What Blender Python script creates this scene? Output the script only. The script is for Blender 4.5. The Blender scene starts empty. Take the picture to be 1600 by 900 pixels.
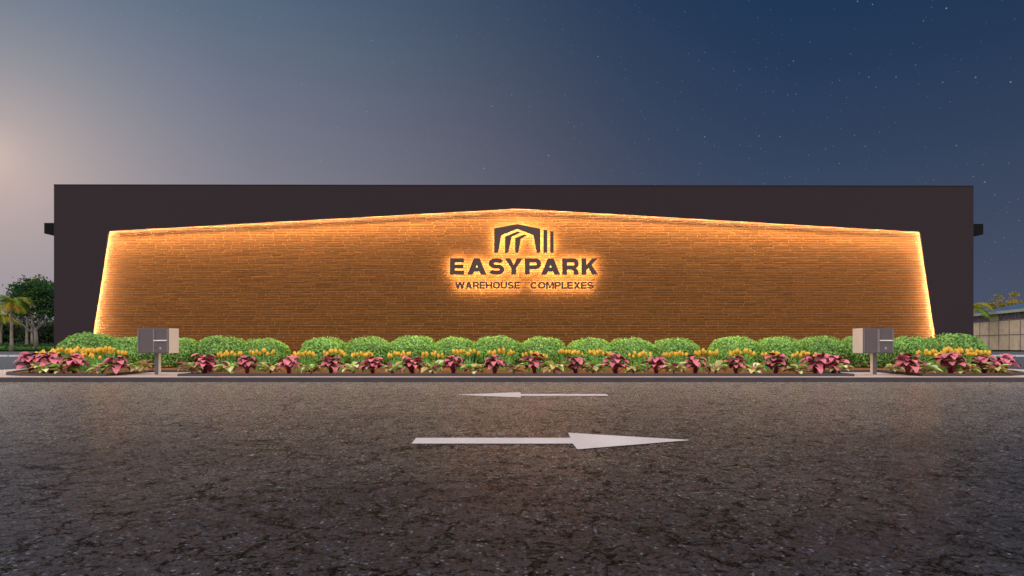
import bpy, bmesh, math, random
from mathutils import Vector, Matrix, Euler
R = math.radians
PI = math.pi
random.seed(11)
scene = bpy.context.scene
COL = scene.collection

# ---------------------------------------------------------------- helpers
def px(p, d):            # picture column (1600 wide) at depth d -> world X
    return (p - 800.0) * d / 960.0
def pz(q, d):            # picture row at depth d -> world Z
    return 0.75 + (540.0 - q) * d / 960.0

class MB:
    def __init__(s):
        s.v = []; s.f = []; s.c = []; s.m = []
    def add(s, vs, fs, col=None, mat=0):
        b = len(s.v)
        s.v.extend([tuple(p) for p in vs])
        s.f.extend([tuple(b + i for i in f) for f in fs])
        s.m.extend([mat] * len(fs))
        if col is None: col = (1, 1, 1)
        if isinstance(col, list): s.c.extend(col)
        else: s.c.extend([col] * len(vs))
    def box(s, x0, x1, y0, y1, z0, z1, col=None, mat=0):
        vs = [(x0,y0,z0),(x1,y0,z0),(x1,y1,z0),(x0,y1,z0),(x0,y0,z1),(x1,y0,z1),(x1,y1,z1),(x0,y1,z1)]
        s.add(vs, [(0,3,2,1),(4,5,6,7),(0,1,5,4),(1,2,6,5),(2,3,7,6),(3,0,4,7)], col, mat)
    def tube(s, pts, rads, n=8, col=None, cap=True, mat=0):
        pts = [Vector(p) for p in pts]
        vs = []
        for i, p in enumerate(pts):
            a = pts[max(i-1,0)]; b = pts[min(i+1,len(pts)-1)]
            t = (b - a).normalized()
            u = t.cross(Vector((0.13,1,0.07)))
            if u.length < .1: u = t.cross(Vector((1,0,0)))
            u.normalize(); w = t.cross(u)
            r = rads[i] if isinstance(rads,(list,tuple)) else rads
            for k in range(n):
                an = 2*PI*k/n
                vs.append(p + u*(r*math.cos(an)) + w*(r*math.sin(an)))
        fs = []
        for i in range(len(pts)-1):
            for k in range(n):
                fs.append((i*n+k, i*n+(k+1)%n, (i+1)*n+(k+1)%n, (i+1)*n+k))
        if cap:
            fs.append(tuple(range(n-1,-1,-1))); fs.append(tuple((len(pts)-1)*n+k for k in range(n)))
        s.add(vs, fs, col, mat)
    def prism(s, poly, y0, y1, col=None, mat=0):   # polygon in XZ, extruded along Y
        n = len(poly)
        vs = [(x,y0,z) for x,z in poly] + [(x,y1,z) for x,z in poly]
        fs = [tuple(range(n)), tuple(range(2*n-1,n-1,-1))]
        for i in range(n):
            j = (i+1)%n
            fs.append((j,i,n+i,n+j))
        s.add(vs, fs, col, mat)
    def slab(s, poly, z0, z1, col=None, mat=0):    # polygon in XY, extruded along Z
        n = len(poly)
        vs = [(x,y,z0) for x,y in poly] + [(x,y,z1) for x,y in poly]
        fs = [tuple(range(n-1,-1,-1)), tuple(range(n,2*n))]
        for i in range(n):
            j = (i+1)%n
            fs.append((i,j,n+j,n+i))
        s.add(vs, fs, col, mat)
    def mesh(s, name, mats, smooth=False, recalc=False):
        me = bpy.data.meshes.new(name)
        me.from_pydata(s.v, [], s.f)
        if not isinstance(mats,(list,tuple)): mats = [mats]
        for m in mats: me.materials.append(m)
        a = me.color_attributes.new('Col', 'FLOAT_COLOR', 'POINT')
        flat = []
        for c in s.c: flat.extend((c[0],c[1],c[2],1.0))
        a.data.foreach_set('color', flat)
        if any(s.m): me.polygons.foreach_set('material_index', s.m)
        if recalc:
            bm = bmesh.new(); bm.from_mesh(me)
            bmesh.ops.recalc_face_normals(bm, faces=bm.faces[:])
            bm.to_mesh(me); bm.free()
        if smooth: me.polygons.foreach_set('use_smooth', [True]*len(me.polygons))
        me.update()
        return me
    def build(s, name, mats, parent=None, smooth=False, recalc=False, bevel=0):
        me = s.mesh(name, mats, smooth, recalc)
        return link(name, me, parent, bevel)

def link(name, me, parent=None, bevel=0):
    o = bpy.data.objects.new(name, me); COL.objects.link(o)
    if parent: o.parent = parent
    if bevel:
        b = o.modifiers.new('bevel','BEVEL'); b.width = bevel; b.segments = 2; b.limit_method = 'ANGLE'
    return o

def tag(o, label=None, cat=None, group=None, kind=None):
    if label: o['label'] = label
    if cat: o['category'] = cat
    if group: o['group'] = group
    if kind: o['kind'] = kind
    return o

def thing(name, label, cat, loc=(0,0,0), rz=0, group=None):
    o = bpy.data.objects.new(name, None); COL.objects.link(o)
    o.empty_display_size = .2
    o.location = loc; o.rotation_euler = (0,0,rz)
    return tag(o, label, cat, group)

def copy_tree(o, parent=None):
    c = o.copy(); COL.objects.link(c)
    c.parent = parent
    for ch in list(o.children): copy_tree(ch, c)
    return c

# ---------------------------------------------------------------- materials
def newmat(name):
    m = bpy.data.materials.new(name); m.use_nodes = True
    nt = m.node_tree; nt.nodes.clear()
    out = nt.nodes.new('ShaderNodeOutputMaterial')
    return m, nt, nt.nodes, nt.links, out

def N(ns, t, **kw):
    n = ns.new(t)
    for k, v in kw.items():
        if k.startswith('i_'): n.inputs[k[2:].replace('_',' ')].default_value = v
        else: setattr(n, k, v)
    return n

def c4(c): return (c[0],c[1],c[2],1)

def simple(name, col, rough=.6, var=.12, scale=6, bump=0, bscale=60, spec=.4, metal=0, attr=False, coat=0):
    m, nt, ns, L, out = newmat(name)
    b = N(ns,'ShaderNodeBsdfPrincipled'); b.inputs['Roughness'].default_value = rough
    b.inputs['Specular IOR Level'].default_value = spec; b.inputs['Metallic'].default_value = metal
    L.new(b.outputs[0], out.inputs[0])
    tc = N(ns,'ShaderNodeTexCoord')
    nz = N(ns,'ShaderNodeTexNoise'); nz.inputs['Scale'].default_value = scale; nz.inputs['Detail'].default_value = 6
    L.new(tc.outputs['Object'], nz.inputs['Vector'])
    mr = N(ns,'ShaderNodeMapRange'); mr.inputs['From Min'].default_value=.3; mr.inputs['From Max'].default_value=.7
    mr.inputs['To Min'].default_value = 1-var; mr.inputs['To Max'].default_value = 1+var
    L.new(nz.outputs['Fac'], mr.inputs['Value'])
    mx = N(ns,'ShaderNodeVectorMath', operation='SCALE')
    if attr:
        at = N(ns,'ShaderNodeAttribute', attribute_name='Col')
        mu = N(ns,'ShaderNodeVectorMath', operation='MULTIPLY'); mu.inputs[1].default_value = col
        L.new(at.outputs['Color'], mu.inputs[0]); L.new(mu.outputs[0], mx.inputs[0])
    else:
        mx.inputs[0].default_value = col
    L.new(mr.outputs[0], mx.inputs['Scale']); L.new(mx.outputs[0], b.inputs['Base Color'])
    if bump:
        n2 = N(ns,'ShaderNodeTexNoise'); n2.inputs['Scale'].default_value = bscale; n2.inputs['Detail'].default_value = 8
        L.new(tc.outputs['Object'], n2.inputs['Vector'])
        bp = N(ns,'ShaderNodeBump'); bp.inputs['Strength'].default_value = bump; bp.inputs['Distance'].default_value = .01
        L.new(n2.outputs['Fac'], bp.inputs['Height']); L.new(bp.outputs[0], b.inputs['Normal'])
    return m

def leafmat(name, mult=(1,1,1), trans=.3, rough=.5, back=None, gloss=.06):
    m, nt, ns, L, out = newmat(name)
    at = N(ns,'ShaderNodeAttribute', attribute_name='Col')
    mu = N(ns,'ShaderNodeVectorMath', operation='MULTIPLY'); mu.inputs[1].default_value = mult
    L.new(at.outputs['Color'], mu.inputs[0])
    src = mu.outputs[0]
    if back:
        ge = N(ns,'ShaderNodeNewGeometry')
        mx = N(ns,'ShaderNodeMix', data_type='RGBA')
        L.new(ge.outputs['Backfacing'], mx.inputs[0]); L.new(src, mx.inputs[6]); mx.inputs[7].default_value = c4(back)
        src = mx.outputs[2]
    oi = N(ns,'ShaderNodeObjectInfo')
    mr = N(ns,'ShaderNodeMapRange'); mr.inputs['To Min'].default_value=.85; mr.inputs['To Max'].default_value=1.15
    L.new(oi.outputs['Random'], mr.inputs['Value'])
    sc = N(ns,'ShaderNodeVectorMath', operation='SCALE'); L.new(src, sc.inputs[0]); L.new(mr.outputs[0], sc.inputs['Scale'])
    src = sc.outputs[0]
    d = N(ns,'ShaderNodeBsdfDiffuse'); t = N(ns,'ShaderNodeBsdfTranslucent'); g = N(ns,'ShaderNodeBsdfGlossy')
    g.inputs['Roughness'].default_value = rough
    L.new(src, d.inputs[0]); L.new(src, t.inputs[0])
    m1 = N(ns,'ShaderNodeMixShader'); m1.inputs[0].default_value = trans
    L.new(d.outputs[0], m1.inputs[1]); L.new(t.outputs[0], m1.inputs[2])
    m2 = N(ns,'ShaderNodeMixShader'); m2.inputs[0].default_value = gloss
    L.new(m1.outputs[0], m2.inputs[1]); L.new(g.outputs[0], m2.inputs[2])
    L.new(m2.outputs[0], out.inputs[0])
    return m

def emit(name, col, strength):
    m, nt, ns, L, out = newmat(name)
    e = N(ns,'ShaderNodeEmission'); e.inputs[0].default_value = c4(col); e.inputs[1].default_value = strength
    L.new(e.outputs[0], out.inputs[0])
    return m

def asphalt(name, base=(.0195,.0220,.0310), cracks=True, rough=.55, spec=.5):
    m, nt, ns, L, out = newmat(name)
    b = N(ns,'ShaderNodeBsdfPrincipled'); L.new(b.outputs[0], out.inputs[0])
    b.inputs['Specular IOR Level'].default_value = spec
    tc = N(ns,'ShaderNodeTexCoord'); P = tc.outputs['Object']
    def noise(scale, det=4, rough_=.6, vec=P):
        n = N(ns,'ShaderNodeTexNoise'); n.inputs['Scale'].default_value=scale; n.inputs['Detail'].default_value=det
        n.inputs['Roughness'].default_value = rough_
        L.new(vec, n.inputs['Vector']); return n
    def rng(sock, a, c, x, y):
        r = N(ns,'ShaderNodeMapRange'); r.inputs['From Min'].default_value=a; r.inputs['From Max'].default_value=c
        r.inputs['To Min'].default_value=x; r.inputs['To Max'].default_value=y; L.new(sock, r.inputs['Value']); return r.outputs[0]
    def mth(op, a, c):
        r = N(ns,'ShaderNodeMath', operation=op)
        for i, s in enumerate((a,c)):
            if isinstance(s,(int,float)): r.inputs[i].default_value = s
            else: L.new(s, r.inputs[i])
        return r.outputs[0]
    big = noise(.5,4); mid = noise(6,6,.65); fine = noise(42,6,.8)
    vo = N(ns,'ShaderNodeTexVoronoi'); vo.inputs['Scale'].default_value = 62; L.new(P, vo.inputs['Vector'])
    sep = N(ns,'ShaderNodeSeparateColor'); L.new(vo.outputs['Color'], sep.inputs[0])
    speck = mth('MULTIPLY', rng(sep.outputs[0], .82, 1.0, 0, 1), rng(vo.outputs['Distance'], .25, .5, 1, 0))
    tone = mth('MULTIPLY', rng(big.outputs['Fac'],.3,.7,.93,1.07), rng(mid.outputs['Fac'],.3,.7,.6,1.4))
    tone = mth('MULTIPLY', tone, rng(fine.outputs['Fac'],.38,.62,.25,1.75))
    tone = mth('ADD', tone, mth('MULTIPLY', speck, 8.0))
    height = mth('ADD', fine.outputs['Fac'], mth('MULTIPLY', mid.outputs['Fac'], .9))
    crk = None
    if cracks:
        wv = N(ns,'ShaderNodeVectorMath', operation='ADD')
        nw = noise(7,6,.65)
        sc = N(ns,'ShaderNodeVectorMath', operation='SCALE'); L.new(nw.outputs['Color'], sc.inputs[0]); sc.inputs['Scale'].default_value=.30
        L.new(P, wv.inputs[0]); L.new(sc.outputs[0], wv.inputs[1])
        masks = []
        for (s, wid, lo) in ((1.7,.016,.45),(4.2,.033,.47),(9,.060,.49)):
            v = N(ns,'ShaderNodeTexVoronoi', feature='DISTANCE_TO_EDGE'); v.inputs['Scale'].default_value=s
            L.new(wv.outputs[0], v.inputs['Vector'])
            line = rng(v.outputs['Distance'], wid*.35, wid, 1, 0)
            mk = noise(1.6*s,3); k = rng(mk.outputs['Fac'], lo, lo+.05, 0, 1)
            masks.append(mth('MULTIPLY', line, k))
        pit = noise(44,4,.65); pits = rng(pit.outputs['Fac'], .585, .63, 0, 1)
        crk = mth('MAXIMUM', mth('MAXIMUM', masks[0], masks[1]), mth('MAXIMUM', masks[2], pits))
        tone = mth('MULTIPLY', tone, mth('SUBTRACT', 1, mth('MULTIPLY', crk, .93)))
        height = mth('SUBTRACT', height, mth('MULTIPLY', crk, 2.2))
        L.new(mth('MULTIPLY', mth('SUBTRACT', 1, mth('MULTIPLY', crk, .95)), spec), b.inputs['Specular IOR Level'])
    warm = N(ns,'ShaderNodeMix', data_type='RGBA'); warm.inputs[6].default_value = c4(base)
    warm.inputs[7].default_value = (base[0]*1.18,base[1]*1.02,base[2]*.90,1)
    n3 = noise(30,3); L.new(rng(n3.outputs['Fac'],.45,.65,0,1), warm.inputs[0])
    if cracks:      # light on the far lane painted in: base colour paler towards the kerb
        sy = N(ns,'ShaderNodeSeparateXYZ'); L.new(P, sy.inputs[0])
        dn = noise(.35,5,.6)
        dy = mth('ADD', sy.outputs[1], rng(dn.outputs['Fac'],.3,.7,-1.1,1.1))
        kerb_light = rng(dy, 2.6, 12.8, 0, .88)
        dm = N(ns,'ShaderNodeMix', data_type='RGBA'); L.new(kerb_light, dm.inputs[0]); L.new(warm.outputs[2], dm.inputs[6]); dm.inputs[7].default_value = (.30,.262,.222,1)
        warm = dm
    mx = N(ns,'ShaderNodeVectorMath', operation='SCALE'); L.new(warm.outputs[2], mx.inputs[0]); L.new(tone, mx.inputs['Scale'])
    L.new(mx.outputs[0], b.inputs['Base Color'])
    L.new(rng(fine.outputs['Fac'],.3,.7,rough-.1,rough+.12), b.inputs['Roughness'])
    bp = N(ns,'ShaderNodeBump'); bp.inputs['Strength'].default_value=.65; bp.inputs['Distance'].default_value=.009
    L.new(height, bp.inputs['Height']); L.new(bp.outputs[0], b.inputs['Normal'])
    return m

M = {}
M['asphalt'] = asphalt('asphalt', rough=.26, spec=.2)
M['asphalt_blue'] = asphalt('asphalt_blue', (.045,.052,.066), cracks=False, rough=.6)
M['concrete'] = simple('concrete', (.54,.42,.37), .8, .10, 1.5, .15, 90)
M['kerb_dark'] = simple('kerb_dark', (.062,.048,.055), .7, .15, 4, .2, 60)
M['kerb_white'] = simple('kerb_white', (.62,.61,.62), .7, .12, 3, .1, 40)
M['granite'] = simple('granite', (.062,.055,.06), .6, .65, 60, .5, 90)
M['soil'] = simple('soil', (.22,.085,.032), .95, .35, 14, .6, 40, spec=.1)
M['stucco'] = simple('stucco', (.031,.0208,.0275), .85, .10, 30, .5, 240, spec=.25)
M['black_metal'] = simple('black_metal', (.006,.006,.007), .7, .1, 5, spec=.1)
M['flash'] = simple('flash', (.10,.085,.085), .45, .08, 3)
M['brick'] = simple('brick', (1,1,1), .85, .14, 9, .45, 45, spec=.06, attr=True)
M['mortar'] = simple('mortar', (.36,.155,.045), .9, .15, 12, .3, 60, spec=.04)
M['paint_mark'] = simple('paint_mark', (.54,.49,.49), .6, .10, 3, .1, 120)
M['sign_metal'] = simple('sign_metal', (.082,.046,.043), .55, .06, 20, .05, 200)
M['cab_cream'] = simple('cab_cream', (.88,.76,.62), .5, .04, 4, .04, 150)  # light on the mailbox sides is put into this paler colour
M['cab_grey'] = simple('cab_grey', (.112,.090,.099), .45, .05, 4, .03, 150)  # front of the same mailbox, its shade put into the darker colour
M['cab_grey_light'] = simple('cab_grey_light', (.21,.17,.175), .4, .05, 4)
M['lock'] = simple('lock', (.03,.028,.03), .4, .05, 4)
M['brass'] = simple('brass', (.40,.24,.05), .4, .1, 8, metal=.3)
M['pale_mark'] = simple('pale_mark', (.62,.58,.60), .6, .03, 4)
M['ledge'] = simple('ledge', (.85,.79,.76), .4, .04, 4)
M['bush'] = leafmat('bush', (1,1,1), .3, .5, gloss=.03)
M['pinkleaf'] = leafmat('pinkleaf', (1.2,1.3,1.25), .15, .4, back=(.27,.03,.06), gloss=.06)
M['varleaf'] = leafmat('varleaf', (1.75,1.9,1.7), .25, .4)
M['blade'] = leafmat('blade', (2.0,1.85,1.5), .3, .45)
M['stem'] = simple('stem', (.20,.02,.045), .5, .2, 20)
M['petal'] = leafmat('petal', (1,1,1), .25, .4)
M['twig'] = simple('twig', (.12,.075,.045), .8, .2, 20)
M['bark'] = simple('bark', (.20,.16,.15), .9, .3, 1.5, .5, 6)
M['bark_palm'] = simple('bark_palm', (.24,.20,.15), .9, .35, 2.5, .5, 8)
M['treeleaf'] = leafmat('treeleaf', (1,1,1), .3, .5, gloss=.02)
M['grass'] = simple('grass', (.018,.085,.018), .9, .4, 2, .4, 20, spec=.1)
M['panel'] = simple('panel', (.80,.59,.42), .85, .16, 1.2, .15, 12)
M['mullion'] = simple('mullion', (.23,.165,.22), .6, .1, 2)
M['roofblue'] = simple('roofblue', (.045,.088,.165), .8, .25, .5, .2, 2, spec=.1)
M['glass_dark'] = simple('glass_dark', (.10,.055,.065), .12, .5, .9, spec=.6)
M['fascia'] = simple('fascia', (.50,.46,.38), .7, .1, 2)
LEDC = (1.0,.66,.31)
M['led'] = emit('led', (1.0,.80,.62), 290)
M['halo'] = emit('halo', (1.0,.66,.33), 40)

# ---------------------------------------------------------------- camera
cam = bpy.data.cameras.new('camera'); co = bpy.data.objects.new('camera', cam); COL.objects.link(co)
co.location = (0,0,.75); co.rotation_euler = (R(90),0,0)
cam.sensor_width = 36; cam.lens = 21.6; cam.shift_y = 90/1600; cam.clip_end = 3000; cam.clip_start = .05
scene.camera = co

# ---------------------------------------------------------------- ground
def sheet(name, x0,x1,y0,y1,z, mat, kind='structure'):
    b = MB(); b.add([(x0,y0,z),(x1,y0,z),(x1,y1,z),(x0,y1,z)], [(0,1,2,3)])
    o = b.build(name, mat); tag(o, kind=kind); return o
sheet('ground', -1500,1500,-600,2000,-.02, M['grass'])
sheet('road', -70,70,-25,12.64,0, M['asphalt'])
sheet('side_driveway', -120,120,12.64,42,-.004, M['asphalt_blue'])
sheet('back_road', -160,160,42.2,79,.0, M['asphalt_blue'])
sheet('lawn', -200,200,79,400,.16, M['grass'])
KZ = .09
b = MB(); b.slab([(-45,12.75),(45,12.75),(45,14.9),(14.2,14.9),(14.1,19.58),(-13.9,19.58),(-14.0,14.9),(-45,14.9)], -.05, KZ)
tag(b.build('pavement', M['concrete']), kind='structure')
b = MB()
x = -45
while x < 45:
    b.box(x, x+2.995, 12.63, 12.748, -.05, KZ+.003); x += 3
tag(b.build('kerb', M['kerb_dark'], bevel=.006), kind='structure')
b = MB(); x = -118.3
while x < 118:
    b.box(x, x+5.9, 41.9, 42.25, -.05, .11); x += 6
tag(b.build('far_kerb', M['kerb_white']), kind='structure')

# painted arrows
def arrow(name, pts, label):
    b = MB(); b.add([(x,y,.005) for x,y in pts], [tuple(range(len(pts)))])
    o = b.build(name, M['paint_mark'], recalc=False)
    for p in o.data.polygons:
        if p.normal.z < 0: o.data.flip_normals(); break
    tag(o, label, 'road marking', 'painted arrows on the road')
def gp(x, y): d = 720.0/(y-540); return (px(x,d), d)
arrow('arrow_marking', [gp(643,694),gp(650,685),gp(891,685),gp(888,677),gp(1079,688.5),gp(902,703),gp(895,694)],
      'large white painted arrow on the near lane pointing right')
arrow('arrow_marking', [gp(711,617.3),gp(813,613.2),gp(813.5,616),gp(947,616),gp(951,619),gp(814,619),gp(814,621.5)],
      'thin white painted arrow near the kerb pointing left')

# ---------------------------------------------------------------- building
BD = 19.6
ROT = R(.3)
bld = thing('warehouse', 'long low dark warehouse with glowing brick gable panel framed by charcoal walls', 'warehouse', (0,BD,0), ROT)
XL, XR, ZT = px(87,BD), px(1524,BD), pz(290,BD)
oL0,oL1 = px(138,BD), px(172,BD); oR1,oR0 = px(1440,BD), px(1472.5,BD)
zc = pz(361.5,BD); za = pz(325.5,BD); xa = px(810,BD)
inner = [(oL0,0),(oL1,zc),(xa,za),(oR1,zc),(oR0,0)]
def grown(o):                                     # opening widened outwards by o
    return [(oL0-o,0),(oL1-o*1.03,zc+o*.97),(xa,za+o),(oR1+o*1.03,zc+o*.97),(oR0+o,0)]
def frame_poly(inn):
    return [(XL,0),(inn[0][0],0)] + inn[1:4] + [(inn[4][0],0),(XR,0),(XR,ZT),(XL,ZT)]
def frame(b, inn, y0, y1):
    A = [(XL,0),(inn[0][0],0),inn[1],(XL,inn[1][1])]
    poly = frame_poly(inn)
    b.prism(poly, y0, y1)
b = MB(); frame(b, grown(0), 0, .05)
b.build('facade', M['stucco'], bld)
b = MB(); frame(b, grown(.14), .05, .235)
b.build('light_channel', M['flash'], bld)
b = MB(); b.box(XL+.02, XR-.02, .262, 36, 0, ZT-.1)
b.build('side_wall', M['stucco'], bld)
b = MB(); b.box(XL, XR, -.012, .3, ZT, ZT+.02); b.build('parapet_cap', M['stucco'], bld)
# brick panel: mortar bed and individually offset bricks in one relief
WY = .235
b = MB(); b.add([(oL0-.3,WY+.012,0),(oR0+.3,WY+.012,0),(oR0+.3,WY+.012,za+.3),(oL0-.3,WY+.012,za+.3)], [(0,1,2,3)], mat=1)
rb = random.Random(5)
z = .05; row = 0
while z < za+.15:
    hgt = .083 if row % 3 else .072
    hgt *= rb.uniform(.94,1.06)
    x = oL0-.25 - rb.uniform(0,.4)
    while x < oR0+.25:
        w = rb.choice((.26,.33,.38,.42,.5,.62,.8))*rb.uniform(.9,1.1)
        if z < zc+.2 or abs(x+w/2-xa) < (abs(oL1-xa) if x<xa else abs(oR1-xa))*max(0,(za+.35-z)/(za-zc)):
            d = WY + .0045 - rb.uniform(0,.0014)
            if rb.random() < .03: d -= rb.uniform(.0005,.0015)
            g = .0065
            jit = lambda s=.003: rb.uniform(-s,s)
            x0,x1,z0,z1 = x+g+jit(),x+w-g+jit(),z+g+jit(),z+hgt-g+jit()
            e = .0055
            vs = [(x0,WY+.0125,z0+jit(.002)),(x1,WY+.0125,z0+jit()),(x1,WY+.0125,z1+jit()),(x0,WY+.0125,z1+jit(.002)),
                  (x0+e,d+jit(.0015),z0+e+jit(.002)),(x1-e,d+jit(.0015),z0+e+jit(.002)),(x1-e,d+jit(.0015),z1-e+jit(.002)),(x0+e,d+jit(.0015),z1-e+jit(.002))]
            k = rb.uniform(.88,1.10); t = rb.uniform(-.012,.012)
            col = (.122*k+t*.3, .055*k, .021*k)
            b.add(vs, [(4,5,6,7),(0,1,5,4),(1,2,6,5),(2,3,7,6),(3,0,4,7)], col)
        x += w
    z += hgt; row += 1
b.build('brick_panel', [M['brick'], M['mortar']], bld)

# LED strips tucked behind the lip of the opening, shining in over the brick
segs = [('side',inner[0],inner[1]),('top',inner[1],inner[2]),('top',inner[2],inner[3]),('side',inner[3],inner[4])]
gr = grown(.112)
SY = .148
for i,(kind,_,_) in enumerate(segs):
    p, q = gr[i], gr[i+1]
    P0, P1 = Vector((p[0],SY,p[1])), Vector((q[0],SY,q[1]))
    b = MB(); b.tube([P0,P1], .009, 6)
    b.build('light_strip', M['led'], bld)
def strip_light(name, i, off, power, spread, tilt, y, col=LEDC):
    g = grown(off); p, q = Vector((g[i][0],0,g[i][1])), Vector((g[i+1][0],0,g[i+1][1]))
    mid = (p+q)/2; ax = (q-p).normalized()
    n_in = Vector((ax.z,0,-ax.x))                 # points into the opening
    if n_in.dot(Vector((xa,0,2)) - mid) < 0: n_in = -n_in
    dirv = (n_in*math.cos(tilt) + Vector((0,1,0))*math.sin(tilt)).normalized()
    la = bpy.data.lights.new(name,'AREA'); la.shape = 'RECTANGLE'; la.size = (q-p).length; la.size_y = .02
    la.energy = power; la.color = col; la.spread = spread
    o = bpy.data.objects.new(name, la); COL.objects.link(o); o.parent = bld
    zx = -dirv; xx = ax; yy = zx.cross(xx).normalized()
    m3 = Matrix((xx,yy,zx)).transposed()
    o.matrix_local = Matrix.Translation((mid.x,y,mid.z)) @ m3.to_4x4()
    return o
for i in (1,2): strip_light('strip_lens', i, .055, 440, R(76), R(2), .075)
for i in (0,3): strip_light('strip_lens', i, .055, 24, R(100), R(5), .075)

# side canopies
for sx in (-1,1):
    b = MB(); X0 = XL if sx<0 else XR
    Xo = px(72,BD+.5)+.0 if sx<0 else px(1539.5,BD+.5)
    zt, zo, zi = pz(349,BD+.5), pz(365.5,BD+.5), pz(369.5,BD+.5)
    X0 = X0 - sx*.02
    b.prism([(X0,zi),(Xo,zo),(Xo,zt),(X0,zt)], .5, 30)
    b.build('side_canopy', M['black_metal'], bld, recalc=True)

# ---------------------------------------------------------------- sign
def arc(cx,cy,rx,ry,a0,a1,n=14,p=2.0):
    out = []
    for i in range(n+1):
        a = R(a0+(a1-a0)*i/n); c, s = math.cos(a), math.sin(a)
        e = 2.0/p
        out.append((cx+rx*math.copysign(abs(c)**e,c), cy+ry*math.copysign(abs(s)**e,s)))
    return out
def ribbon(cl, v, h):
    L_, R_ = [], []
    for i,(x,y) in enumerate(cl):
        a = cl[max(i-1,0)]; c = cl[min(i+1,len(cl)-1)]
        dx,dy = c[0]-a[0], c[1]-a[1]; l = math.hypot(dx,dy) or 1
        nx,ny = -dy/l, dx/l
        hw = .5*math.sqrt((v*nx)**2+(h*ny)**2)
        L_.append((x+nx*hw,y+ny*hw)); R_.append((x-nx*hw,y-ny*hw))
    return [L_+R_[::-1]]
def glyph(ch, w, v, h):
    if ch=='E': return [[(0,0),(w,0),(w,h),(v,h),(v,.5-h/2),(w*.95,.5-h/2),(w*.95,.5+h/2),(v,.5+h/2),(v,1-h),(w*.985,1-h),(w*.985,1),(0,1)]]
    if ch=='L': return [[(0,0),(w,0),(w,h),(v,h),(v,1),(0,1)]]
    if ch=='H': return [[(0,0),(v,0),(v,.5-h/2),(w-v,.5-h/2),(w-v,0),(w,0),(w,1),(w-v,1),(w-v,.5+h/2),(v,.5+h/2),(v,1),(0,1)]]
    if ch=='A':
        s = v*1.13; a = w/2-v*.60; c = .19
        yA = (w/2-s)/a
        return [[(0,0),(a,1),(w-a,1),(w,0),(w-s,0),(w-s-a*c,c),(s+a*c,c),(s,0)],
                [(s+a*(c+h),c+h),(w-s-a*(c+h),c+h),(w/2,min(yA,.93))]]
    if ch in 'PR':
        bb = .33 if ch=='P' else .36
        r = (1-bb)/2; rx = min(r*.95, (w-v)*.7)
        out = [(0,0),(0,1),(w-rx,1)] + arc(w-rx,1-r,rx,r,90,-90)[1:]
        if ch=='P': out += [(v,bb),(v,0)]
        else:
            out[-1] = (w-rx*.55, bb+.035)
            out += [(w-rx*.30,bb-.02),(w-.02,.22),(w,0),(w-v,0),(w-v-.015,.17),(w-v-.06,bb-.075),(w-v-.16,bb-.045),(v,bb-.045),(v,0)]
            bb = bb-.045; 
        ho = [(v,1-h),(w-rx,1-h)] + arc(w-rx,1-(1-bb)/2,max(rx-v,.03),max((1-bb)/2-h,.03),90,-90)[1:] + [(v,bb+h)]
        return [out, ho]
    if ch=='Y':
        s=v*1.17; m=.40
        return [[(w/2-v/2,0),(w/2+v/2,0),(w/2+v/2,m),(w,1),(w-s,1),(w/2,m+.20),(s,1),(0,1),(w/2-v/2,m)]]
    if ch=='K':
        s=v*1.22
        def lo(t): return (v+(w-.03-v)*t, .27+.73*t)
        return [[(0,0),(0,1),(v,1),(v,.60),(w-s-.02,1),(w-.03,1),lo(.46),(w,0),(w-s,0),lo(.19),(v,.27),(v,0)]]
    if ch=='S':
        rx=w/2-v/2; ry=(1-h)/4; y1=1-h/2-ry; y2=h/2+ry
        cl = arc(w/2,y1,rx*.94,ry,18,270,26,2.3)+arc(w/2,y2,rx,ry,90,-162,26,2.3)[1:]
        return ribbon(cl, v*.97, h*1.02)
    if ch=='C':
        return ribbon(arc(w/2,.5,w/2-v/2,.5-h/2,42,318,34,2.2), v, h)
    if ch=='O':
        return [arc(w/2,.5,w/2,.5,0,350,35,2.25), arc(w/2,.5,w/2-v,.5-h,0,350,35,2.2)]
    if ch=='U':
        ry=.40
        return [[(0,1),(v,1)]+[(v,ry)]+arc(w/2,ry,w/2-v,ry-h,180,360,16)[1:]+[(w-v,1),(w,1)]+arc(w/2,ry,w/2,ry,360,180,16)]
    if ch=='W':
        s=v*1.05; p1=.27*w; p2=.73*w
        yn=1-(p1-s)/(p1-s/2); yv=(w/2-p1-s/2)/(w/2-p1)
        return [[(0,1),(p1-s/2,0),(p1+s/2,0),(w/2,yv),(p2-s/2,0),(p2+s/2,0),(w,1),(w-s,1),(p2,yn),(w/2+s/2,1),(w/2-s/2,1),(p1,yn),(s,1)]]
    if ch=='M':
        s=v
        return [[(0,0),(0,1),(s*1.3,1),(w/2,.32),(w-1.3*s,1),(w,1),(w,0),(w-s,0),(w-s,.70),(w/2+s*.36,.05),(w/2-s*.36,.05),(s,.70),(s,0)]]
    if ch=='X':
        s=v*1.2; q=(w/2)/(w-s)-.5
        return [[(0,0),(s,0),(w/2,.5-q),(w-s,0),(w,0),(w/2+s/2,.5),(w,1),(w-s,1),(w/2,.5+q),(s,1),(0,1),(w/2-s/2,.5)]]
SD = BD + .030                                     # sign front plane
def spx(x): return px(x, SD)
def spz(y): return pz(y, SD)
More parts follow.
